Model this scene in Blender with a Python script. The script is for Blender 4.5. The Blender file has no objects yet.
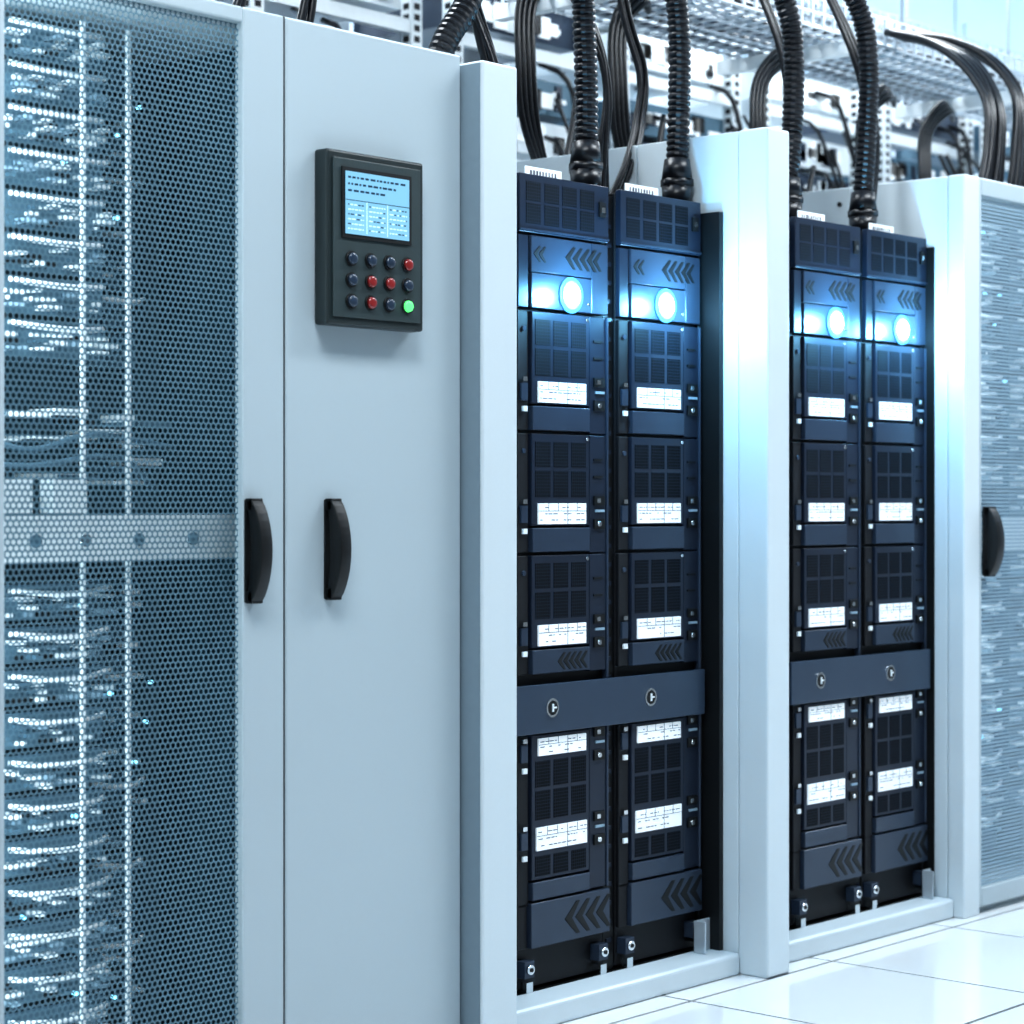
import bpy, math, random
from mathutils import Vector
random.seed(7)
R = random.random
def U(a, b): return a + (b - a) * random.random()

# ------------------------------------------------------------ materials
MATS = {}
def mat(name, col, rough=0.5, metal=0.0, emit=None, es=0.0, noise=0.0, bump=0.0, nscale=40.0, coat=0.0):
    m = bpy.data.materials.new(name); m.use_nodes = True
    nt = m.node_tree; b = nt.nodes['Principled BSDF']
    b.inputs['Base Color'].default_value = (*col, 1)
    b.inputs['Roughness'].default_value = rough
    b.inputs['Metallic'].default_value = metal
    b.inputs['Coat Weight'].default_value = coat
    if emit:
        b.inputs['Emission Color'].default_value = (*emit, 1)
        b.inputs['Emission Strength'].default_value = es
    if noise or bump:
        tc = nt.nodes.new('ShaderNodeTexCoord')
        n = nt.nodes.new('ShaderNodeTexNoise'); n.inputs['Scale'].default_value = nscale
        n.inputs['Detail'].default_value = 4
        nt.links.new(tc.outputs['Object'], n.inputs['Vector'])
        if noise:
            mx = nt.nodes.new('ShaderNodeMix'); mx.data_type = 'RGBA'
            mx.inputs[6].default_value = (*[c * (1 - noise) for c in col], 1)
            mx.inputs[7].default_value = (*[min(1, c * (1 + noise)) for c in col], 1)
            nt.links.new(n.outputs['Fac'], mx.inputs[0])
            nt.links.new(mx.outputs[2], b.inputs['Base Color'])
        if bump:
            bp = nt.nodes.new('ShaderNodeBump'); bp.inputs['Strength'].default_value = bump
            bp.inputs['Distance'].default_value = 0.002
            nt.links.new(n.outputs['Fac'], bp.inputs['Height'])
            nt.links.new(bp.outputs['Normal'], b.inputs['Normal'])
    MATS[name] = m
    return m

def grid_mat(name, line, hole, pitch, frac):
    m = bpy.data.materials.new(name); m.use_nodes = True
    nt = m.node_tree; b = nt.nodes['Principled BSDF']
    tc = nt.nodes.new('ShaderNodeTexCoord'); sp = nt.nodes.new('ShaderNodeSeparateXYZ')
    nt.links.new(tc.outputs['Object'], sp.inputs[0])
    outs = []
    for ax in (0, 2):
        d = nt.nodes.new('ShaderNodeMath'); d.operation = 'DIVIDE'; d.inputs[1].default_value = pitch
        f = nt.nodes.new('ShaderNodeMath'); f.operation = 'FRACT'
        g = nt.nodes.new('ShaderNodeMath'); g.operation = 'LESS_THAN'; g.inputs[1].default_value = frac
        nt.links.new(sp.outputs[ax], d.inputs[0]); nt.links.new(d.outputs[0], f.inputs[0]); nt.links.new(f.outputs[0], g.inputs[0])
        outs.append(g)
    mm = nt.nodes.new('ShaderNodeMath'); mm.operation = 'MAXIMUM'
    nt.links.new(outs[0].outputs[0], mm.inputs[0]); nt.links.new(outs[1].outputs[0], mm.inputs[1])
    mx = nt.nodes.new('ShaderNodeMix'); mx.data_type = 'RGBA'
    mx.inputs[6].default_value = (*hole, 1); mx.inputs[7].default_value = (*line, 1)
    nt.links.new(mm.outputs[0], mx.inputs[0]); nt.links.new(mx.outputs[2], b.inputs['Base Color'])
    b.inputs['Roughness'].default_value = 0.6
    b.inputs['Specular IOR Level'].default_value = 0.15
    MATS[name] = m

mat('paint_white', (0.62, 0.70, 0.745), 0.34, noise=0.02, bump=0.05, nscale=300)
mat('paint_door', (0.44, 0.52, 0.565), 0.32, noise=0.02, bump=0.05, nscale=300)
mat('shade_strip', (0.22, 0.29, 0.34), 0.5, noise=0.05)  # dark tone painted for the shade beside the first post
mat('mesh_metal', (0.13, 0.235, 0.30), 0.4, 0.3, noise=0.05)
mat('mesh_metal_pale', (0.30, 0.43, 0.53), 0.4, 0.2, noise=0.05)
mat('steel_blue', (0.018, 0.027, 0.047), 0.34, 0.2, noise=0.1, nscale=15)
mat('steel_mid', (0.038, 0.056, 0.088), 0.30, 0.2, noise=0.1, nscale=15)
mat('bar_steel', (0.045, 0.068, 0.105), 0.30, 0.2, noise=0.06, nscale=15)
mat('black', (0.002, 0.003, 0.004), 0.5, noise=0.1)
mat('cable_black', (0.003, 0.004, 0.007), 0.35, noise=0.1)
mat('gap_dark', (0.003, 0.004, 0.007), 0.6, noise=0.1)
mat('interior_dark', (0.010, 0.040, 0.060), 0.5, noise=0.1)
mat('equip_white', (0.82, 0.88, 0.91), 0.4, noise=0.06)
mat('equip_grey', (0.09, 0.17, 0.23), 0.4, 0.3, noise=0.1)
mat('label_white', (0.88, 0.92, 0.95), 0.45, emit=(0.85, 0.95, 1), es=0.22, noise=0.02)  # faint emission added so the labels look brightly lit
mat('label_ink', (0.10, 0.12, 0.16), 0.6, noise=0.05)
mat('chrome', (0.75, 0.78, 0.8), 0.18, 1.0, noise=0.03)
mat('panel_dark', (0.016, 0.026, 0.028), 0.42, noise=0.05, bump=0.1, nscale=200)
mat('panel_face', (0.036, 0.054, 0.058), 0.42, noise=0.05, bump=0.1, nscale=200)
mat('screen', (0.05, 0.1, 0.15), 0.2, emit=(0.28, 0.64, 0.92), es=0.80, noise=0.01)
mat('screen_hi', (0.1, 0.2, 0.3), 0.2, emit=(0.60, 0.88, 1.0), es=1.1, noise=0.01)
mat('screen_ink', (0.01, 0.04, 0.08), 0.3, noise=0.01)
mat('btn_red', (0.26, 0.018, 0.018), 0.3, noise=0.02, coat=0.4)
mat('btn_blue', (0.022, 0.040, 0.07), 0.3, noise=0.02, coat=0.4)
mat('btn_green', (0.05, 0.5, 0.1), 0.3, emit=(0.12, 1.0, 0.22), es=1.2, noise=0.02)
mat('led', (0.6, 0.9, 1), 0.3, emit=(0.72, 0.95, 1.0), es=60.0, noise=0.01)
mat('led_halo_a', (0.1, 0.3, 0.5), 0.3, emit=(0.22, 0.72, 1.0), es=1.0, noise=0.01)  # emission painted as the halo glow around each lamp
mat('led_halo_b', (0.05, 0.15, 0.3), 0.3, emit=(0.10, 0.55, 1.0), es=0.45, noise=0.01)  # weaker outer step of the painted halo
mat('led_small', (0.2, 0.6, 0.9), 0.3, emit=(0.25, 0.75, 1.0), es=2.5, noise=0.01)
mat('light_panel', (1, 1, 1), 0.5, emit=(0.9, 0.96, 1.0), es=4.0, noise=0.01)
mat('tile_white', (0.84, 0.87, 0.89), 0.10, noise=0.015, nscale=3, coat=0.3)
mat('joint', (0.02, 0.025, 0.03), 0.6, noise=0.05)
mat('wall_paint', (0.66, 0.79, 0.90), 0.6, noise=0.03, nscale=5)
mat('galv', (0.62, 0.69, 0.75), 0.3, 0.5, noise=0.1, nscale=20)
grid_mat('vent_grid', (0.014, 0.022, 0.036), (0.0008, 0.001, 0.002), 0.0075, 0.20)

# ------------------------------------------------------------ mesh builder
class MB:
    def __init__(s): s.v = []; s.f = []; s.m = []; s.s = []; s.names = []
    def mi(s, n):
        if n not in s.names: s.names.append(n)
        return s.names.index(n)
    def face(s, idx, m, smooth=False): s.f.append(idx); s.m.append(s.mi(m)); s.s.append(smooth)
    def box(s, x0, x1, y0, y1, z0, z1, m):
        b = len(s.v)
        s.v += [(x0,y0,z0),(x1,y0,z0),(x1,y1,z0),(x0,y1,z0),(x0,y0,z1),(x1,y0,z1),(x1,y1,z1),(x0,y1,z1)]
        for q in ((3,2,1,0),(4,5,6,7),(0,1,5,4),(1,2,6,5),(2,3,7,6),(3,0,4,7)):
            s.face([b+i for i in q], m)
    def prism(s, pts, y0, y1, m, axis='y'):
        b = len(s.v); n = len(pts)
        for yy in (y0, y1):
            for p in pts:
                s.v.append((p[0], yy, p[1]) if axis == 'y' else (yy, p[0], p[1]))
        s.face([b+i for i in range(n)], m); s.face([b+n+i for i in reversed(range(n))], m)
        for i in range(n):
            j = (i+1) % n
            s.face([b+i, b+n+i, b+n+j, b+j], m)
    def cyl(s, c, r, h, m, axis='y', n=20, r2=None):
        if r2 is None: r2 = r
        b = len(s.v)
        for k, rr in ((0, r), (1, r2)):
            for i in range(n):
                a = 2*math.pi*i/n; ca, sa = math.cos(a)*rr, math.sin(a)*rr
                if axis == 'y': s.v.append((c[0]+ca, c[1]+k*h, c[2]+sa))
                elif axis == 'z': s.v.append((c[0]+ca, c[1]+sa, c[2]+k*h))
                else: s.v.append((c[0]+k*h, c[1]+ca, c[2]+sa))
        s.face([b+i for i in range(n)], m); s.face([b+n+i for i in reversed(range(n))], m)
        for i in range(n):
            j = (i+1) % n; s.face([b+i, b+n+i, b+n+j, b+j], m, True)
    def dome(s, c, r, m, n=20, k=6, squash=0.6):
        rings = []
        for a in range(k):
            t = a/k*math.pi/2; rr = r*math.cos(t); yy = c[1]-r*squash*math.sin(t)
            rings.append([len(s.v)+i for i in range(n)])
            for i in range(n):
                p = 2*math.pi*i/n; s.v.append((c[0]+rr*math.cos(p), yy, c[2]+rr*math.sin(p)))
        s.v.append((c[0], c[1]-r*squash, c[2])); top = len(s.v)-1
        for a in range(k-1):
            for i in range(n):
                j = (i+1)%n; s.face([rings[a][i], rings[a][j], rings[a+1][j], rings[a+1][i]], m, True)
        for i in range(n): s.face([rings[-1][i], rings[-1][(i+1)%n], top], m, True)
    def ring(s, c, r0, r1, h, m, n=24):
        b = len(s.v)
        for yy in (c[1], c[1]+h):
            for rr in (r0, r1):
                for i in range(n):
                    a = 2*math.pi*i/n; s.v.append((c[0]+rr*math.cos(a), yy, c[2]+rr*math.sin(a)))
        for i in range(n):
            j=(i+1)%n
            s.face([b+i,b+j,b+n+j,b+n+i], m); s.face([b+i,b+2*n+i,b+2*n+j,b+j], m); s.face([b+n+i,b+n+j,b+3*n+j,b+3*n+i], m)
    def tube(s, pts, r, m, n=10, rip=0.0, step=None):
        P = smooth_path(pts, step or (0.0055 if rip else 0.03))
        rows = []
        N = (P[1]-P[0]).normalized().orthogonal().normalized()
        for i, p in enumerate(P):
            t = (P[min(i+1, len(P)-1)]-P[max(i-1, 0)]).normalized()
            N = (N - t*N.dot(t)).normalized(); B = t.cross(N)
            rr = r
            if rip: rr = r*(1.0 if (i % 3) else 1-rip)
            rows.append(len(s.v))
            for k in range(n):
                a = 2*math.pi*k/n; q = p + N*math.cos(a)*rr + B*math.sin(a)*rr
                s.v.append(tuple(q))
        for i in range(len(rows)-1):
            for k in range(n):
                j=(k+1)%n; s.face([rows[i]+k, rows[i]+j, rows[i+1]+j, rows[i+1]+k], m, not rip)
        s.face([rows[0]+k for k in reversed(range(n))], m); s.face([rows[-1]+k for k in range(n)], m)
    def build(s, name, parent=None, bevel=0.0, seg=2):
        me = bpy.data.meshes.new(name)
        me.from_pydata(s.v, [], s.f)
        for n in s.names: me.materials.append(MATS[n])
        me.polygons.foreach_set('material_index', s.m)
        me.polygons.foreach_set('use_smooth', s.s)
        me.update()
        o = bpy.data.objects.new(name, me); bpy.context.collection.objects.link(o)
        if parent: o.parent = parent
        if bevel:
            md = o.modifiers.new('bevel', 'BEVEL'); md.width = bevel; md.segments = seg
            md.limit_method = 'ANGLE'; md.angle_limit = math.radians(40)
        return o

def smooth_path(pts, step):
    pts = [Vector(p) for p in pts]
    if len(pts) == 2:
        n = max(2, int((pts[1]-pts[0]).length/step)); return [pts[0].lerp(pts[1], i/n) for i in range(n+1)]
    E = [pts[0]*2-pts[1]] + pts + [pts[-1]*2-pts[-2]]
    out = []
    for i in range(1, len(E)-2):
        a, b, c, d = E[i-1:i+3]
        n = max(2, int((c-b).length/step))
        for k in range(n):
            t = k/n
            out.append(0.5*((2*b)+(c-a)*t+(2*a-5*b+4*c-d)*t*t+(3*b-a-3*c+d)*t**3))
    out.append(pts[-1]); return out

def empty(name):
    e = bpy.data.objects.new(name, None); bpy.context.collection.objects.link(e); e.empty_display_size = 0.2
    return e

def perforated(x0, x1, z0, z1, y, p, hr, m='mesh_metal'):
    mb = MB(); h = p*0.866; rows = int((z1-z0)/h); n = 8
    mi = mb.mi(m)
    dirs = [(math.cos(2*math.pi*i/n), math.sin(2*math.pi*i/n)) for i in range(n)]
    rect = [(0.5,0),(0.5,0.5),(0,0.5),(-0.5,0.5),(-0.5,0),(-0.5,-0.5),(0,-0.5),(0.5,-0.5)]
    for r in range(rows):
        cz = z0 + h*(r+0.5); off = (r % 2)*p*0.5
        k = int((x1-x0-off)/p)
        for c in range(k):
            cx = x0+off+p*(c+0.5); b = len(mb.v)
            for q in rect: mb.v.append((cx+q[0]*p, y, cz+q[1]*h))
            for d in dirs: mb.v.append((cx+d[0]*hr, y, cz+d[1]*hr))
            for i in range(n):
                j=(i+1)%n; mb.f.append([b+i,b+n+i,b+n+j,b+j]); mb.m.append(mi); mb.s.append(False)
    return mb

# ------------------------------------------------------------ room
FX0, FX1, FY0, FY1, CZ = -1.0, 13.0, -4.0, 5.2, 3.9
mb = MB()
mb.box(FX0, FX1, FY0, FY1, -0.06, -0.004, 'joint')
tx = 4.757 - 0.6*9
g = 0.005
x = tx
while x < FX1-0.05:
    y = -0.03 - 0.6*6
    while y < FY1-0.05:
        mb.box(max(x+g, FX0), min(x+0.6-g, FX1), max(y+g, FY0), min(y+0.6-g, FY1), -0.004, 0.0, 'tile_white')
        y += 0.6
    x += 0.6
mb.build('floor')
mb = MB(); mb.box(FX0, FX1, FY1, FY1+0.1, 0, CZ, 'wall_paint'); mb.build('wall_back')
mb = MB(); mb.box(FX1, FX1+0.1, FY0, FY1+0.1, 0, CZ, 'wall_paint'); mb.build('wall_right')
mb = MB(); mb.box(FX0, FX1+0.1, FY0, FY1+0.1, CZ, CZ+0.1, 'wall_paint'); mb.build('ceiling')

# ------------------------------------------------------------ handle
def handle(parent, x, y, zc, name='handle', hh=0.1, t=0.026):
    mb = MB()
    n = 14; outer = []; inner = []
    for i in range(n+1):
        t_ = -1+2*i/n
        outer.append((y-0.016-0.032*(1-t_*t_)**0.8, zc+hh*t_))
        inner.append((y-0.005-0.010*(1-t_*t_), zc+hh*0.92*t_))
    for a in range(n):
        q = [outer[a], outer[a+1], inner[a+1], inner[a]]
        b = len(mb.v)
        for xx in (x-t/2, x+t/2):
            for p in q: mb.v.append((xx, p[0], p[1]))
        mb.face([b+3,b+2,b+1,b], 'black', True); mb.face([b+4,b+5,b+6,b+7], 'black', True)
        mb.face([b,b+1,b+5,b+4], 'black', True); mb.face([b+2,b+3,b+7,b+6], 'black', True)
        if a == 0: mb.face([b,b+4,b+7,b+3], 'black')
        if a == n-1: mb.face([b+1,b+2,b+6,b+5], 'black')
    for sgn in (-1, 1):
        mb.box(x-t/2, x+t/2, y-0.020, y, zc+sgn*hh*0.88-0.012, zc+sgn*hh*0.88+0.012, 'black')
    mb.box(x-t*0.62, x+t*0.62, y-0.004, y, zc-hh*0.98, zc+hh*0.98, 'black')
    return mb.build(name, parent, 0.003)

# ------------------------------------------------------------ cabinet 1 with mesh + solid door
H = 2.115
cab = empty('server_cabinet')
mb = MB()
mb.box(2.18, 3.395, 0.92, 0.95, 0, H-0.01, 'paint_white')
mb.box(2.18, 2.20, 0.03, 0.92, 0, H-0.01, 'paint_white')
mb.box(2.92, 2.935, 0.06, 0.92, 0, H-0.03, 'interior_dark')
mb.box(3.375, 3.395, 0.03, 0.92, 0, H-0.01, 'paint_white')
mb.box(2.20, 3.375, 0.03, 0.92, H-0.035, H-0.012, 'paint_white')
mb.box(2.20, 3.375, 0.03, 0.92, 0, 0.06, 'paint_white')
mb.build('carcass', cab, 0.002)
mb = MB()
mb.box(2.185, 2.245, 0, 0.025, 0.03, H, 'paint_door')
mb.box(2.785, 2.890, 0, 0.025, 0.03, H, 'paint_door')
mb.box(2.2452, 2.7848, 0, 0.025, H-0.03, H, 'paint_door')
mb.box(2.2452, 2.7848, 0, 0.025, 0.03, 0.07, 'paint_door')
mb.build('mesh_door_frame', cab, 0.004)
perforated(2.24, 2.795, 0.065, H-0.025, 0.012, 0.0122, 0.0047).build('mesh_door_panel', cab)
mb = MB(); mb.box(2.8945, 3.392, 0, 0.025, 0.03, H, 'paint_door'); mb.build('solid_door', cab, 0.005, 3)
mb = MB(); mb.box(2.8902, 2.8943, 0.003, 0.024, 0.03, H, 'black'); mb.build('door_seam', cab)
handle(cab, 2.804, 0.0, 1.082, 'mesh_door_handle', t=0.028)
handle(cab, 3.012, 0.0, 1.082, 'solid_door_handle', t=0.028)

# interior equipment behind mesh: stacked blade units with curved ejector levers
mb = MB()
mb.box(2.205, 2.91, 0.40, 0.41, 0.07, 2.07, 'interior_dark')
def rack_fill(mb, x0, x1, z0, z1, pitch, y, dens=1.0):
    z = z1
    while z - pitch > z0:
        zz = z
        mb.box(x0, x1, y+0.06, y+0.2, zz-pitch*0.92, zz-pitch*0.08, 'equip_grey')
        if R() < dens:
            w_ = x1-x0
            pts = [(x0+w_*t, y+0.03-0.03*math.sin(t*math.pi), zz-pitch*(0.14+0.16*math.sin(t*math.pi*0.9+0.2))) for t in (0.02, 0.2, 0.4, 0.6, 0.78, U(0.84, 0.98))]
            mb.tube(pts, 0.0055, 'equip_white', n=6, step=0.02)
        for row in (0.36, 0.54, 0.72):
            xx = x0+0.008
            while xx < x1-0.014:
                w = U(0.006, 0.032)
                if R() < 0.62*dens:
                    mb.box(xx, min(xx+w, x1), y+U(0.01, 0.05), y+0.08, zz-pitch*(row+U(0.07, 0.13)), zz-pitch*row, random.choice(['equip_white','equip_white','equip_white','equip_grey','black','mesh_metal_pale']))
                if R() < 0.02:
                    mb.cyl((xx+0.01, y-0.002, zz-pitch*row), 0.004, 0.01, 'led_small', n=8)
                xx += w+U(0.004, 0.016)
        z -= pitch
rack_fill(mb, 2.36, 2.60, 1.36, 2.06, 0.078, 0.13)
rack_fill(mb, 2.36, 2.60, 0.12, 1.03, 0.078, 0.13)
rack_fill(mb, 2.66, 2.80, 0.12, 1.03, 0.078, 0.28, 0.45)
rack_fill(mb, 2.66, 2.80, 1.36, 2.06, 0.078, 0.28, 0.45)
for xx in (2.50, 2.605):
    mb.box(xx, xx+0.008, 0.12, 0.128, 0.1, 2.06, 'equip_white')
mb.box(2.22, 2.86, 0.10, 0.13, 1.065, 1.15, 'equip_white')
for xx in (2.30, 2.42): mb.box(xx, xx+0.075, 0.10, 0.14, 1.155, 1.215, 'equip_white')
for k in range(30):
    xx = 2.25+U(0, 0.45); zz = U(1.20, 1.34)
    mb.box(xx, xx+U(0.02, 0.1), 0.15+U(0,0.05), 0.25, zz, zz+U(0.005, 0.014), random.choice(['equip_white','equip_grey','black']))
for k in range(5):
    mb.cyl((2.27+k*0.12+U(-.02,.02), 0.095, 1.105), 0.012, 0.008, 'equip_grey' if k != 2 else 'chrome')
mb.tube([(2.24,0.16,1.31),(2.4,0.15,1.27),(2.55,0.15,1.3),(2.75,0.16,1.28)], 0.006, 'equip_grey')
mb.tube([(2.24,0.16,1.25),(2.4,0.15,1.24),(2.6,0.15,1.26),(2.7,0.16,1.2)], 0.006, 'equip_grey')
mb.build('rack_equipment', cab)

# ------------------------------------------------------------ control panel on the solid door
cp = empty('control_panel')
mb = MB()
mb.box(2.968, 3.240, -0.038, -0.0005, 1.522, 1.866, 'panel_dark')
mb.build('housing', cp, 0.006, 3)
mb = MB()
mb.box(2.982, 3.226, -0.0415, -0.0385, 1.538, 1.850, 'panel_face')
mb.build('face', cp, 0.001)
yf = -0.0418
mb = MB()
mb.box(3.003, 3.197, yf-0.003, yf, 1.694, 1.833, 'black')
mb.box(3.011, 3.189, yf-0.0045, yf-0.0032, 1.702, 1.825, 'screen')
yi = yf-0.0050
mb.box(3.011, 3.189, yi, yf-0.0046, 1.768, 1.7695, 'screen_ink')
for r in range(3):
    xx = 3.017; z = 1.814-r*0.013
    while xx < 3.178 - 0.03*r:
        w = U(0.004, 0.014); mb.box(xx, xx+w, yi, yf-0.0046, z-0.0025, z+0.0015, 'screen_ink'); xx += w+U(0.003,0.006)
for r in range(6):
    z = 1.760-r*0.0095
    for c, (a, b_) in enumerate(((3.017,3.06),(3.075,3.12),(3.133,3.182))):
        xx = a
        while xx < b_:
            w = U(0.003, 0.010); mb.box(xx, min(xx+w,b_), yi, yf-0.0046, z-0.0014, z+0.001, 'screen_hi' if R()<0.7 else 'screen_ink'); xx += w+0.003
mb.box(3.068, 3.0695, yi, yf-0.0046, 1.705, 1.768, 'screen_hi')
mb.box(3.126, 3.1275, yi, yf-0.0046, 1.705, 1.768, 'screen_hi')
mb.build('display', cp)
cols = [3.030, 3.083, 3.135, 3.187]; zs = [1.654, 1.612, 1.570]
bm = [['btn_blue','btn_blue','btn_blue','btn_red'],['btn_blue','btn_red','btn_red','btn_blue'],['btn_blue','btn_red','btn_blue','btn_green']]
mb = MB()
for i, z in enumerate(zs):
    for j, xx in enumerate(cols):
        mb.cyl((xx, yf-0.003, z), 0.0150, 0.003, 'black', r2=0.0155)
        mb.cyl((xx, yf-0.008, z), 0.0108, 0.005, bm[i][j], r2=0.0118)
        mb.dome((xx, yf-0.008, z), 0.0106, bm[i][j], squash=0.25)
mb.build('buttons', cp)

# ------------------------------------------------------------ open racks
def chevron(mb, x, y, z, h, n, m='black'):
    for i in range(n):
        cx = x+i*h*0.50; t = h*0.34; d = h*0.55
        for s_ in (-1, 1):
            a = (cx, z); b = (cx+d, z+s_*h*0.5)
            pts = [(a[0], a[1]), (a[0]+t, a[1]), (b[0]+t*0.5, b[1]), (b[0], b[1])]
            if s_ < 0: pts = pts[::-1]
            mb.prism(pts, y-0.0012, y+0.001, m)

def column(parent, x0, w, yf, lampx, tag):
    F = lambda t: x0+w*t
    mb = MB()
    mb.box(F(0.0), F(1.0), yf+0.022, yf+0.62, 0.06, 1.918, 'gap_dark')
    def pan(a, b, z0, z1, m='steel_blue', d=0.0):
        mb.box(F(a), F(b), yf+d, yf+0.021, z0, z1, m)
    pan(0.0, 1.0, 1.792, 1.925, 'steel_blue', 0.004)
    pan(0.0, 0.11, 1.620, 1.786, 'steel_blue', 0.008)
    pan(0.125, 0.80, 1.620, 1.700, 'steel_mid', 0.003)
    pan(0.125, 0.80, 1.703, 1.786, 'steel_mid', 0.004)
    pan(0.81, 1.0, 1.620, 1.786, 'steel_mid', 0.006)
    units = [1.612, 1.332, 1.052]
    for zt in units:
        pan(0.0, 0.115, zt-0.272, zt, 'gap_dark', 0.010)
        pan(0.13, 0.77, zt-0.212, zt, 'steel_blue', 0.003)
        pan(0.13, 0.77, zt-0.272, zt-0.217, 'steel_mid', 0.0)
        pan(0.790, 0.975, zt-0.276, zt, 'steel_blue', 0.007)
    pan(0.0, 0.115, 0.25, 0.64, 'gap_dark', 0.01)
    pan(0.13, 0.77, 0.308, 0.64, 'steel_blue', 0.003)
    pan(0.13, 0.77, 0.262, 0.303, 'steel_mid', 0.0)
    pan(0.790, 0.975, 0.262, 0.64, 'steel_blue', 0.007)
    pan(0.0, 0.10, 0.153, 0.256, 'gap_dark', 0.01)
    pan(0.115, 1.0, 0.153, 0.256, 'steel_mid', 0.0)
    pan(0.980, 1.0, 0.262, 1.612, 'steel_mid', 0.003)
    mb.build('chassis_'+tag, parent, 0.0015, 1)

    mb = MB()
    def patch(a, b, z0, z1, d=0.003):
        mb.box(F(a), F(b), yf+d-0.0008, yf+d+0.002, z0, z1, 'vent_grid')
    def label(z0, z1, a=0.19, b=0.72):
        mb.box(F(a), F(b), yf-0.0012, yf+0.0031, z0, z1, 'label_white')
        hh = z1-z0; nrow = 3
        for r in range(nrow):
            xx = F(a)+0.005
            while xx < F(b)-0.010:
                ww = U(0.004, 0.016)
                zc = z0+hh*(0.2+0.3*r)
                if R() < 0.6: mb.box(xx, min(xx+ww, F(b)-0.003), yf-0.0018, yf-0.001, zc-0.0012, zc+0.0010, 'label_ink')
                xx += ww+0.004
        mb.box(F(a), F(b), yf-0.0018, yf-0.001, z0+hh*0.62, z0+hh*0.62+0.0012, 'label_ink')
        for t in (0.2, 0.4, 0.6, 0.8): mb.box(F(a+(b-a)*t), F(a+(b-a)*t)+0.0015, yf-0.0018, yf-0.001, z0+(hh*0.62 if t != 0.6 else 0), z1, 'label_ink')
    def strip_bits(z):
        mb.box(F(0.83), F(0.95), yf+0.002, yf+0.010, z+0.020, z+0.042, 'black')
        mb.box(F(0.85), F(0.89), yf-0.001, yf+0.006, z+0.026, z+0.036, 'chrome')
        mb.box(F(0.83), F(0.95), yf+0.002, yf+0.010, z-0.036, z-0.012, 'black')
        mb.cyl((F(0.88), yf-0.002, z-0.024), 0.006, 0.006, 'chrome', n=12)
        mb.box(F(0.85), F(0.95), yf+0.003, yf+0.010, z+0.004, z+0.010, 'mesh_metal_pale')
        mb.box(F(0.02), F(0.09), yf+0.004, yf+0.012, z-0.02, z+0.02, 'steel_mid')
        mb.box(F(0.03), F(0.075), yf+0.001, yf+0.006, z+0.024, z+0.034, 'chrome')
        mb.box(F(0.03), F(0.075), yf+0.001, yf+0.006, z-0.045, z-0.033, 'equip_white')
    for a, b in ((0.07, 0.23), (0.27, 0.43), (0.47, 0.63), (0.67, 0.83)):
        patch(a, b, 1.812, 1.858, 0.004); patch(a, b, 1.864, 1.908, 0.004)
    mb.box(F(0.88), F(0.95), yf-0.001, yf+0.006, 1.85, 1.885, 'black'); mb.box(F(0.895), F(0.935), yf-0.003, yf+0.0, 1.860, 1.873, 'chrome')
    mb.box(F(0.0), F(1.0), yf+0.001, yf+0.006, 1.796, 1.800, 'steel_mid')
    chevron(mb, F(0.50), yf+0.004, 1.744, 0.052, 4)
    chevron(mb, F(0.82), yf+0.006, 1.744, 0.046, 1)
    chevron(mb, F(0.15), yf+0.004, 1.744, 0.036, 2)
    for t in (0.16, 0.76): mb.cyl((F(t), yf+0.001, 1.640), 0.004, 0.004, 'chrome', n=10)
    for zt in units:
        for k in range(3):
            a = 0.165+k*0.200
            patch(a, a+0.165, zt-0.076, zt-0.018); patch(a, a+0.165, zt-0.146, zt-0.085)
        label(zt-0.208, zt-0.16)
        strip_bits(zt-0.185)
        mb.cyl((F(0.745), yf+0.0, zt-0.01), 0.004, 0.004, 'chrome', n=10)
        mb.cyl((F(0.06), yf+0.006, zt-0.04), 0.006, 0.006, 'steel_mid', n=10)
        mb.box(F(0.83), F(0.93), yf+0.004, yf+0.008, zt-0.10, zt-0.095, 'black')
        mb.box(F(0.83), F(0.93), yf+0.004, yf+0.008, zt-0.06, zt-0.055, 'black')
    chevron(mb, F(0.40), yf+0.0, 0.806, 0.040, 5)
    label(0.592, 0.632); strip_bits(0.60)
    for k in range(3):
        a = 0.165+k*0.200
        patch(a, a+0.165, 0.52, 0.58); patch(a, a+0.165, 0.445, 0.512)
        patch(a, a+0.165, 0.316, 0.362)
    label(0.375, 0.428, 0.17, 0.73); strip_bits(0.40)
    chevron(mb, F(0.48), yf+0.0, 0.205, 0.076, 4)
    for t in (0.03, 0.86):
        mb.box(F(t)-0.003, F(t)+0.030, yf-0.006, yf+0.021, 0.090, 0.128, 'steel_mid')
        mb.cyl((F(t)+0.012, yf-0.014, 0.110), 0.011, 0.009, 'chrome', n=14)
        mb.cyl((F(t)+0.012, yf-0.016, 0.110), 0.005, 0.009, 'black', n=10)
        mb.box(F(t)+0.003, F(t)+0.025, yf-0.006, yf+0.02, 0.056, 0.080, 'chrome')
    mb.build('fittings_'+tag, parent)
    mb = MB()
    mb.cyl((lampx, yf-0.001, 1.657), 0.042, 0.005, 'led_halo_b', r2=0.042, n=32)  # flat emissive discs imitate the lamp's halo
    mb.cyl((lampx, yf-0.003, 1.657), 0.033, 0.002, 'led_halo_a', r2=0.034, n=32)
    mb.dome((lampx, yf-0.0032, 1.657), 0.026, 'led', n=24, squash=0.4)
    mb.build('status_lamp_'+tag, parent)
    ld = bpy.data.lights.new('lamp_light', 'POINT'); ld.energy = 6.0; ld.color = (0.20, 0.62, 1.0); ld.shadow_soft_size = 0.02
    lo = bpy.data.objects.new('lamp_light_'+tag, ld); lo.location = (lampx, yf-0.085, 1.657)
    bpy.context.collection.objects.link(lo); lo.parent = parent
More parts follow.
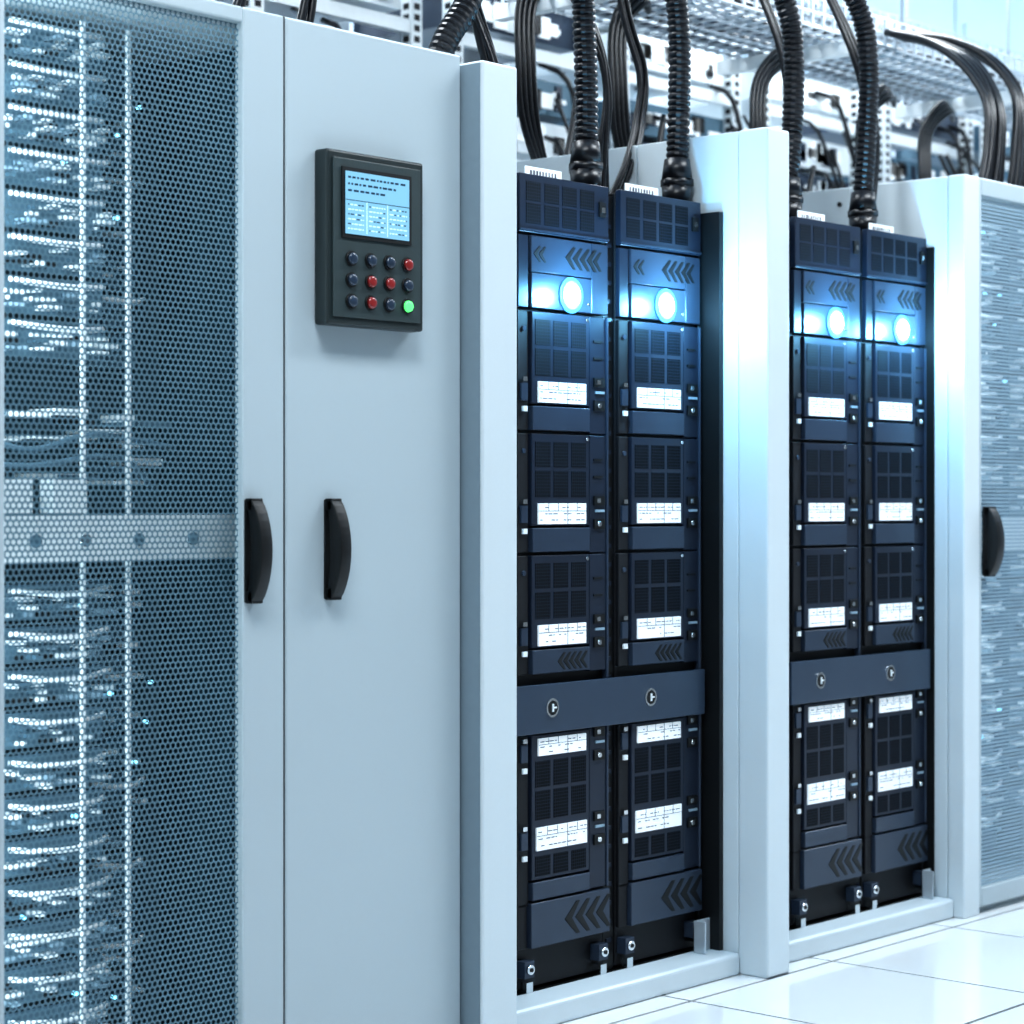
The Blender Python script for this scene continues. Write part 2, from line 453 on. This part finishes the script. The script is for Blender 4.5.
    mb = MB()
    mb.box(F(0.12), F(0.52), yf+0.02, yf+0.023, 1.919, 1.946, 'label_white')
    for k in range(9): mb.box(F(0.17+k*0.034), F(0.17+k*0.034)+U(0.002,0.006), yf+0.0190, yf+0.0200, 1.928, 1.938, 'label_ink')
    mb.build('asset_tag_'+tag, parent)

def rack(name, xL, xR, cols, yf, sill_y, rail_y, zlock=0.702):
    e = empty(name)
    mb = MB()
    mb.box(xL, xR, sill_y, yf+0.01, 0.0, 0.055, 'paint_white')
    mb.build('sill', e, 0.010, 3)
    mb = MB()
    mb.box(xL, xR, yf+0.02, yf+0.72, 0.001, 0.052, 'black')
    mb.box(xL, xR, yf+0.64, yf+0.66, 0.055, 1.90, 'black')
    re = cols[-1][0]+cols[-1][1]
    mb.box(re+0.003, xR-0.001, yf+0.04, yf+0.07, 0.055, 1.91, 'black')
    mb.box(xR-max(0.003, min(0.016, (xR-re)*0.6)), xR-0.0005, rail_y, yf+0.04, 0.055, 1.90, 'black')
    mb.box(xL+0.001, cols[0][0]-0.003, yf+0.02, yf+0.05, 0.055, 1.91, 'black')
    mb.box(cols[0][0]+cols[0][1]+0.004, cols[1][0]-0.004, yf+0.025, yf+0.055, 0.055, 1.91, 'black')
    z = 0.12
    while z < 1.85:
        mb.box(cols[0][0]+cols[0][1]+0.014, cols[1][0]-0.014, yf+0.022, yf+0.026, z, z+0.010, 'steel_blue')
        z += 0.045
    mb.build('mounting_rails', e)
    for i, (cx, cw, lx) in enumerate(cols): column(e, cx, cw, yf, lx, 'ab'[i])
    xa = cols[0][0]-0.04; xb = cols[1][0]+cols[1][1]-0.004
    mb = MB(); mb.box(xa, xb, yf-0.012, yf-0.003, 0.645, 0.757, 'bar_steel'); mb.build('cross_bar', e, 0.002)
    mb = MB()
    for (cx, cw, lx) in cols:
        c = (cx+cw*0.29, yf-0.016, zlock)
        mb.ring(c, 0.017, 0.022, 0.004, 'chrome'); mb.cyl((c[0], c[1], c[2]), 0.016, 0.004, 'black')
        mb.box(c[0]-0.001, c[0]+0.013, c[1]-0.001, c[1]+0.003, c[2]-0.002, c[2]+0.002, 'equip_white')
        mb.box(c[0]-0.003, c[0]+0.001, c[1]-0.003, c[1]+0.001, c[2]-0.009, c[2]+0.009, 'equip_white')
    mb.build('bar_locks', e)
    mb = MB(); bx = cols[1][0]+cols[1][1]-0.03
    mb.box(bx-0.02, min(bx+0.05, xR-0.018), yf-0.018, yf-0.014, 0.056, 0.135, 'galv')
    mb.box(bx-0.024, bx-0.020, yf-0.05, yf-0.014, 0.056, 0.135, 'galv')
    mb.cyl((bx, yf-0.022, 0.10), 0.007, 0.006, 'chrome')
    mb.cyl((bx, yf-0.022, 0.075), 0.007, 0.006, 'chrome')
    mb.build('floor_bracket', e, 0.001, 1)
    mb = MB(); xg = (cols[1][0]+cols[1][1]+xR)/2
    for k in range(3):
        xx = xg-0.006+k*0.006
        mb.tube([(xx, yf+0.02, 0.07), (xx+U(-.003,.003), yf+0.012, 0.6), (xx+U(-.003,.003), yf+0.015, 1.2), (xx, yf+0.02, 1.88)], 0.0035, 'cable_black', n=6)
    mb.build('side_cables', e)
    return e

rack('server_rack', 3.512, 4.469, [(3.754, 0.321, 3.932), (4.121, 0.321, 4.293)], 0.15, 0.05, 0.105)
rack('server_rack', 4.566, 5.479, [(4.815, 0.315, 5.002), (5.163, 0.312, 5.337)], 0.12, 0.035, 0.100)

def divider(x0, x1, yfr, h=2.10, name='rack_side_panel', deep=0.93, side_shade=False):
    e = empty(name)
    mb = MB()
    mb.box(x0, x1, yfr, 0.06, 0.0, h, 'paint_white')
    mb.build('front_post', e, 0.006, 3)
    mb = MB()
    mb.box(x0+0.001, x1-0.001, 0.0605, 0.38, 0.0, h-0.002, 'paint_white')
    mb.box(x0+0.001, x1-0.001, 0.384, deep, 0.0, h-0.002, 'paint_white')
    mb.build('side_panel', e, 0.003)
    if side_shade:
        mb = MB(); mb.box(x0-0.002, x0-0.0002, yfr+0.007, 0.02, 0.001, h-0.006, 'shade_strip'); mb.build('painted_side_shade', e)  # thin dark sheet painted as shade on the post's side face
    mb = MB()
    for z in (1.97, 2.05):
        for yy in (0.42, 0.6, 0.85):
            mb.cyl((x0-0.003, yy, z), 0.007, 0.005, 'gap_dark', axis='x', n=10)
    mb.build('screws', e)
divider(3.400, 3.511, -0.055, side_shade=True)
divider(4.470, 4.565, -0.03)
divider(5.480, 5.567, 0.005)

# ------------------------------------------------------------ right cabinet with mesh door
cab2 = empty('server_cabinet')
X0, X1 = 5.569, 6.40
mb = MB()
mb.box(X0, X1, 0.92, 0.95, 0, 2.095, 'paint_white')
mb.box(X0, X0+0.02, 0.04, 0.92, 0, 2.095, 'paint_white')
mb.box(X1-0.02, X1, 0.04, 0.92, 0, 2.095, 'paint_white')
mb.box(X0+0.02, X1-0.02, 0.04, 0.92, 2.07, 2.095, 'paint_white')
mb.box(X0+0.02, X1-0.02, 0.04, 0.92, 0, 0.05, 'paint_white')
mb.build('carcass', cab2, 0.002)
mb = MB()
mb.box(X0, X0+0.014, 0.008, 0.033, 0.02, 2.10, 'paint_door')
mb.box(X1-0.06, X1, 0.008, 0.033, 0.02, 2.10, 'paint_door')
mb.box(X0+0.0142, X1-0.0602, 0.008, 0.033, 2.05, 2.10, 'paint_door')
mb.box(X0+0.0142, X1-0.0602, 0.008, 0.033, 0.02, 0.075, 'paint_door')
mb.build('mesh_door_frame', cab2, 0.004)
perforated(X0+0.012, X1-0.055, 0.07, 2.055, 0.02, 0.0125, 0.0040, 'mesh_metal_pale').build('mesh_door_panel', cab2)
handle(cab2, 5.613, 0.010, 1.062, 'mesh_door_handle', hh=0.1, t=0.040)
mb = MB()
mb.box(X0+0.03, X1-0.03, 0.4, 0.42, 0.06, 2.06, 'interior_dark')
rack_fill(mb, 5.74, 5.95, 0.15, 0.98, 0.09, 0.12)
rack_fill(mb, 5.74, 5.95, 1.2, 2.02, 0.09, 0.12)
rack_fill(mb, 6.05, 6.30, 0.15, 2.02, 0.09, 0.12)
mb.box(5.6, 6.36, 0.07, 0.10, 1.03, 1.13, 'equip_white')
mb.build('rack_equipment', cab2)

# ------------------------------------------------------------ conduits & cables
def conduit(x, y, z0, top, r=0.029):
    e = MB()
    e.cyl((x, y, z0), r*1.25, 0.045, 'cable_black', axis='z', n=24, r2=r*1.35)
    e.cyl((x, y, z0+0.045), r*1.45, 0.018, 'cable_black', axis='z', n=6)
    e.cyl((x, y, z0+0.063), r*1.35, 0.05, 'cable_black', axis='z', n=24, r2=r*1.12)
    e.tube([(x, y, z0+0.10)] + top, r, 'cable_black', n=16, rip=0.16)
    e.build('corrugated_conduit')
conduit(4.070, 0.22, 1.9255, [(4.074, 0.222, 2.15), (4.070, 0.225, 2.30), (4.055, 0.23, 2.42), (3.97, 0.28, 2.60), (3.88, 0.36, 2.80), (3.8, 0.45, 3.1)])
conduit(4.430, 0.22, 1.9255, [(4.440, 0.222, 2.15), (4.446, 0.225, 2.35), (4.430, 0.24, 2.5), (4.35, 0.30, 2.7), (4.30, 0.36, 2.85), (4.25, 0.45, 3.1)])
conduit(4.876, 0.19, 1.9255, [(4.896, 0.19, 2.15), (4.905, 0.19, 2.35), (4.885, 0.2, 2.5), (4.81, 0.26, 2.7), (4.75, 0.34, 2.85), (4.7, 0.45, 3.1)])
conduit(5.245, 0.19, 1.9255, [(5.265, 0.19, 2.2), (5.275, 0.19, 2.4), (5.26, 0.21, 2.55), (5.17, 0.26, 2.7), (5.08, 0.34, 2.85), (5.0, 0.45, 3.1)])
conduit(3.60, 0.28, 1.911, [(3.60, 0.28, 2.12), (3.64, 0.28, 2.22), (3.72, 0.28, 2.33), (3.80, 0.30, 2.5), (3.82, 0.34, 2.7), (3.82, 0.42, 3.1)], 0.031)

def bundle(base, tops, n, r=0.007, spread=0.02, name='cable_bundle'):
    mb = MB()
    for i in range(n):
        dx = (i-(n-1)/2)*spread; dy = U(-0.5, 0.5)*spread
        pts = []
        for k, p in enumerate([base]+tops):
            s_ = 1.0 if k in (0,) else 0.75
            pts.append((p[0]+dx*s_+U(-.006,.006)*(k > 0), p[1]+dy, p[2]+U(-.01,.01)*(k > 0)))
        mb.tube(pts, r, 'cable_black', n=8)
    mb.build(name)
bundle((4.23, 0.30, 1.9185), [(4.235, 0.30, 2.05), (4.25, 0.3, 2.2), (4.22, 0.32, 2.35), (4.16, 0.4, 2.55), (4.05, 0.5, 3.1)], 4, 0.0065, 0.013)
bundle((4.38, 0.40, 1.9185), [(4.46, 0.40, 2.05), (4.53, 0.42, 2.17), (4.54, 0.42, 2.3), (4.48, 0.44, 2.5), (4.40, 0.5, 3.1)], 5, 0.0065, 0.013)
bundle((4.97, 0.27, 1.9185), [(4.99, 0.27, 2.1), (5.01, 0.27, 2.25), (4.98, 0.29, 2.45), (4.93, 0.4, 2.75), (4.85, 0.5, 3.1)], 3, 0.0075, 0.015)
bundle((5.34, 0.25, 1.9185), [(5.39, 0.25, 2.1), (5.39, 0.25, 2.25), (5.34, 0.27, 2.45), (5.29, 0.4, 2.75), (5.15, 0.5, 3.1)], 5, 0.008, 0.014)
bundle((3.87, 0.30, 1.9185), [(3.86, 0.30, 2.08), (3.82, 0.30, 2.20), (3.75, 0.30, 2.34), (3.70, 0.32, 2.5), (3.66, 0.42, 3.1)], 5, 0.0085, 0.014)
bundle((3.30, 0.4, 2.1035), [(3.31, 0.4, 2.2), (3.34, 0.4, 2.35), (3.40, 0.45, 2.8)], 3, 0.009, 0.02)
bundle((3.10, 0.4, 2.1035), [(3.12, 0.4, 2.2), (3.15, 0.4, 2.35), (3.22, 0.45, 2.8)], 2, 0.009, 0.02)
bundle((5.97, 0.20, 2.0955), [(6.01, 0.20, 2.25), (6.04, 0.22, 2.40), (6.07, 0.32, 2.54), (6.09, 0.46, 2.62), (6.12, 0.62, 2.68)], 6, 0.012, 0.023)
bundle((6.12, 0.20, 2.0955), [(6.15, 0.20, 2.25), (6.18, 0.22, 2.44), (6.20, 0.32, 2.56), (6.21, 0.46, 2.64), (6.22, 0.62, 2.69)], 5, 0.012, 0.023)

# ------------------------------------------------------------ overhead trays and background frames
def tray(name, y0, y1, z, x0, x1, h=0.09, pitch=0.06, strut=1.1):
    mb = MB(); r = 0.0035
    def bar(a0, a1, b0, b1, c0, c1): mb.box(a0, a1, b0, b1, c0, c1, 'galv')
    ny = 8
    for k in range(ny+1):
        yy = y0+(y1-y0)*k/ny; bar(x0, x1, yy-r, yy+r, z-r, z+r)
    for yy in (y0, y1):
        for zz in (z+h*0.5, z+h): bar(x0, x1, yy-r, yy+r, zz-r, zz+r)
    x = x0
    while x < x1:
        bar(x-r, x+r, y0, y1, z-2.9*r, z-r)
        for yy in (y0, y1): bar(x-r, x+r, yy-1.4*r, yy+1.4*r, z, z+h)
        x += pitch
    x = x0+0.4
    while x < x1:
        mb.box(x-0.02, x+0.02, y0-0.06, y1+0.06, z-0.055, z-0.012, 'equip_white')
        for yy in (y0-0.04, y1+0.04): mb.cyl((x, yy, z-0.05), 0.006, CZ-z+0.05, 'galv', axis='z', n=8)
        x += strut
    for k in range(20):
        yy = U(y0+0.03, y1-0.03); zz = z+U(0.012, 0.06)
        pts = [(x0+0.1+i*(x1-x0-0.2)/10, yy+U(-.02,.02), zz+U(-.006,.012)) for i in range(11)]
        mb.tube(pts, U(0.006, 0.010), random.choice(['cable_black','cable_black','equip_white','equip_grey','steel_mid']), n=6, step=0.12)
    mb.build(name)
tray('cable_tray', 0.65, 1.1, 2.64, 2.2, 9.5)
tray('cable_tray', 1.35, 1.75, 2.95, 2.2, 11.5)
tray('cable_tray', 2.7, 3.2, 2.85, 3.0, 12.0)

def frame_rack(x0, x1, y0, y1, h):
    e = empty('equipment_rack')
    mb = MB()
    for xx in (x0, x1-0.05):
        for yy in (y0, y1-0.05):
            mb.box(xx, xx+0.05, yy, yy+0.05, 0, h, 'equip_white')
    for z in (0.05, 1.0, 1.9, 2.32, 2.72, h-0.05):
        if z > h-0.08 and z != h-0.05: continue
        mb.box(x0+0.051, x1-0.051, y0+0.005, y0+0.035, z, z+0.045, 'equip_white')
        mb.box(x0+0.051, x1-0.051, y1-0.035, y1-0.005, z, z+0.045, 'equip_white')
    mb.build('uprights', e)
    mb = MB()
    for xx in (x0, x1-0.05):
        z = 0.1
        while z < h-0.05:
            mb.box(xx+0.012, xx+0.038, y0-0.001, y0+0.001, z, z+0.020, 'gap_dark')
            mb.box(xx-0.001, xx+0.001, y0+0.012, y0+0.038, z, z+0.020, 'gap_dark')
            z += 0.036
    mb.build('slots', e)
    mb = MB()
    for z in (0.1, 0.45, 0.8, 1.1, 1.45, 1.95, 2.15, 2.40, 2.55, 2.80, 2.95, 3.1):
        if z > h-0.18: break
        mb.box(x0+0.06, x1-0.06, y0+0.04, y1-0.06, z, z+0.12, random.choice(['steel_mid','equip_grey','equip_white','equip_white']))
        for k in range(14):
            xx = U(x0+0.08, x1-0.16)
            mb.box(xx, xx+U(0.02, 0.09), y0+0.033, y0+0.04, z+U(0.01, 0.05), z+U(0.06, 0.11), random.choice(['steel_blue','equip_white','gap_dark','label_white','label_white']))
    mb.build('equipment', e)
    mb = MB()
    for k in range(5):
        xx = U(x0+0.1, x1-0.1); zt = U(2.4, 2.9); w = U(-0.25, 0.25); rr = U(0.007, 0.011)
        mb.tube([(xx, y0+0.03, zt), (xx+w*0.2, y0-0.06, zt-0.06), (xx+w*0.7, y0-0.10, zt-0.32), (xx+w, y0-0.07, zt-0.30), (xx+w*1.2, y0+0.03, zt-0.1)], rr, 'cable_black', n=8)
    mb.build('patch_leads', e)
for i, x in enumerate([3.6, 4.5, 5.4, 6.3, 7.2, 8.1, 9.0, 9.9]):
    frame_rack(x, x+0.75, 1.9, 2.5, 3.25 if i % 2 else 3.0)

# black cable loops hanging under the near tray
for (x, y, z, s) in ((4.62, 0.80, 2.42, 0.10), (5.02, 0.80, 2.42, 0.10), (5.75, 0.80, 2.36, 0.14), (6.5, 0.9, 2.36, 0.14), (6.9, 0.9, 2.36, 0.14)):
    mb = MB()
    for k in range(4):
        o = k*0.020
        mb.tube([(x+s, y+0.05, z+0.20), (x+s*0.3-o, y, z+0.21+o*0.5), (x-s*0.7-o, y, z+0.12), (x-s-o, y-0.02, z-0.05), (x-s*0.8-o, y-0.02, z-0.22), (x-s*0.1, y, z-0.33-o), (x+s*0.8, y+0.02, z-0.30-o), (x+s*1.6, y+0.04, z-0.10)], 0.009, 'cable_black', n=8)
    mb.build('cable_loop')

# ------------------------------------------------------------ ceiling lights (real luminaires)
def luminaire(x, y, w, d, power):
    e = empty('ceiling_light')
    mb = MB()
    mb.box(x-w/2, x+w/2, y-d/2, y+d/2, CZ-0.06, CZ-0.001, 'equip_white')
    mb.box(x-w/2+0.02, x+w/2-0.02, y-d/2+0.02, y+d/2-0.02, CZ-0.064, CZ-0.061, 'light_panel')
    mb.build('housing', e)
    ld = bpy.data.lights.new('light', 'AREA'); ld.shape = 'RECTANGLE'; ld.size = w; ld.size_y = d
    ld.energy = power; ld.color = (0.90, 0.96, 1.0)
    o = bpy.data.objects.new('tube_light', ld); o.location = (x, y, CZ-0.08); o.parent = e
    bpy.context.collection.objects.link(o)
for x in (1.8, 5.4, 9.0):
    luminaire(x, -1.3, 1.8, 0.6, 82)
for x in (3.6, 7.2, 10.8):
    luminaire(x, 1.2, 1.8, 0.5, 58)
    luminaire(x, 3.9, 1.8, 0.5, 105)
# added fill lights that brighten the cabinet interiors
for (x, z, p) in ((2.28, 1.7, 3.0), (2.28, 0.6, 2.4), (5.65, 1.6, 2.2), (5.65, 0.6, 1.8)):
    ld = bpy.data.lights.new('cabinet_fill', 'AREA'); ld.shape = 'RECTANGLE'; ld.size = 0.03; ld.size_y = 0.8
    ld.energy = p; ld.color = (0.75, 0.93, 1.0)
    o = bpy.data.objects.new('interior_fill_light', ld)
    o.parent = cab if x < 4 else cab2
    o.location = (x-0.02, 0.06, z)
    d = Vector((0.25, 0.14, 0)); o.rotation_euler = d.to_track_quat('-Z', 'Y').to_euler()
    bpy.context.collection.objects.link(o)

# ------------------------------------------------------------ world
w = bpy.data.worlds.new('world'); bpy.context.scene.world = w; w.use_nodes = True
bg = w.node_tree.nodes['Background']; bg.inputs[0].default_value = (0.74, 0.88, 1.0, 1); bg.inputs[1].default_value = 0.19

# ------------------------------------------------------------ camera
cam = bpy.data.cameras.new('camera'); co = bpy.data.objects.new('camera', cam)
bpy.context.collection.objects.link(co); bpy.context.scene.camera = co
cam.sensor_width = 36; cam.lens = 2200/1024*36
co.location = (0, -3.15, 1.175)
co.rotation_euler = (math.radians(90), 0, -math.radians(90-41.55))
cam.shift_y = -10/1024
cam.clip_start = 0.05
cam.dof.use_dof = True; cam.dof.focus_distance = 4.8; cam.dof.aperture_fstop = 3.8
try:
    vs = bpy.context.scene.view_settings
    vs.view_transform = 'Standard'
    vs.look = 'Medium High Contrast'
except Exception as ex: print(ex)
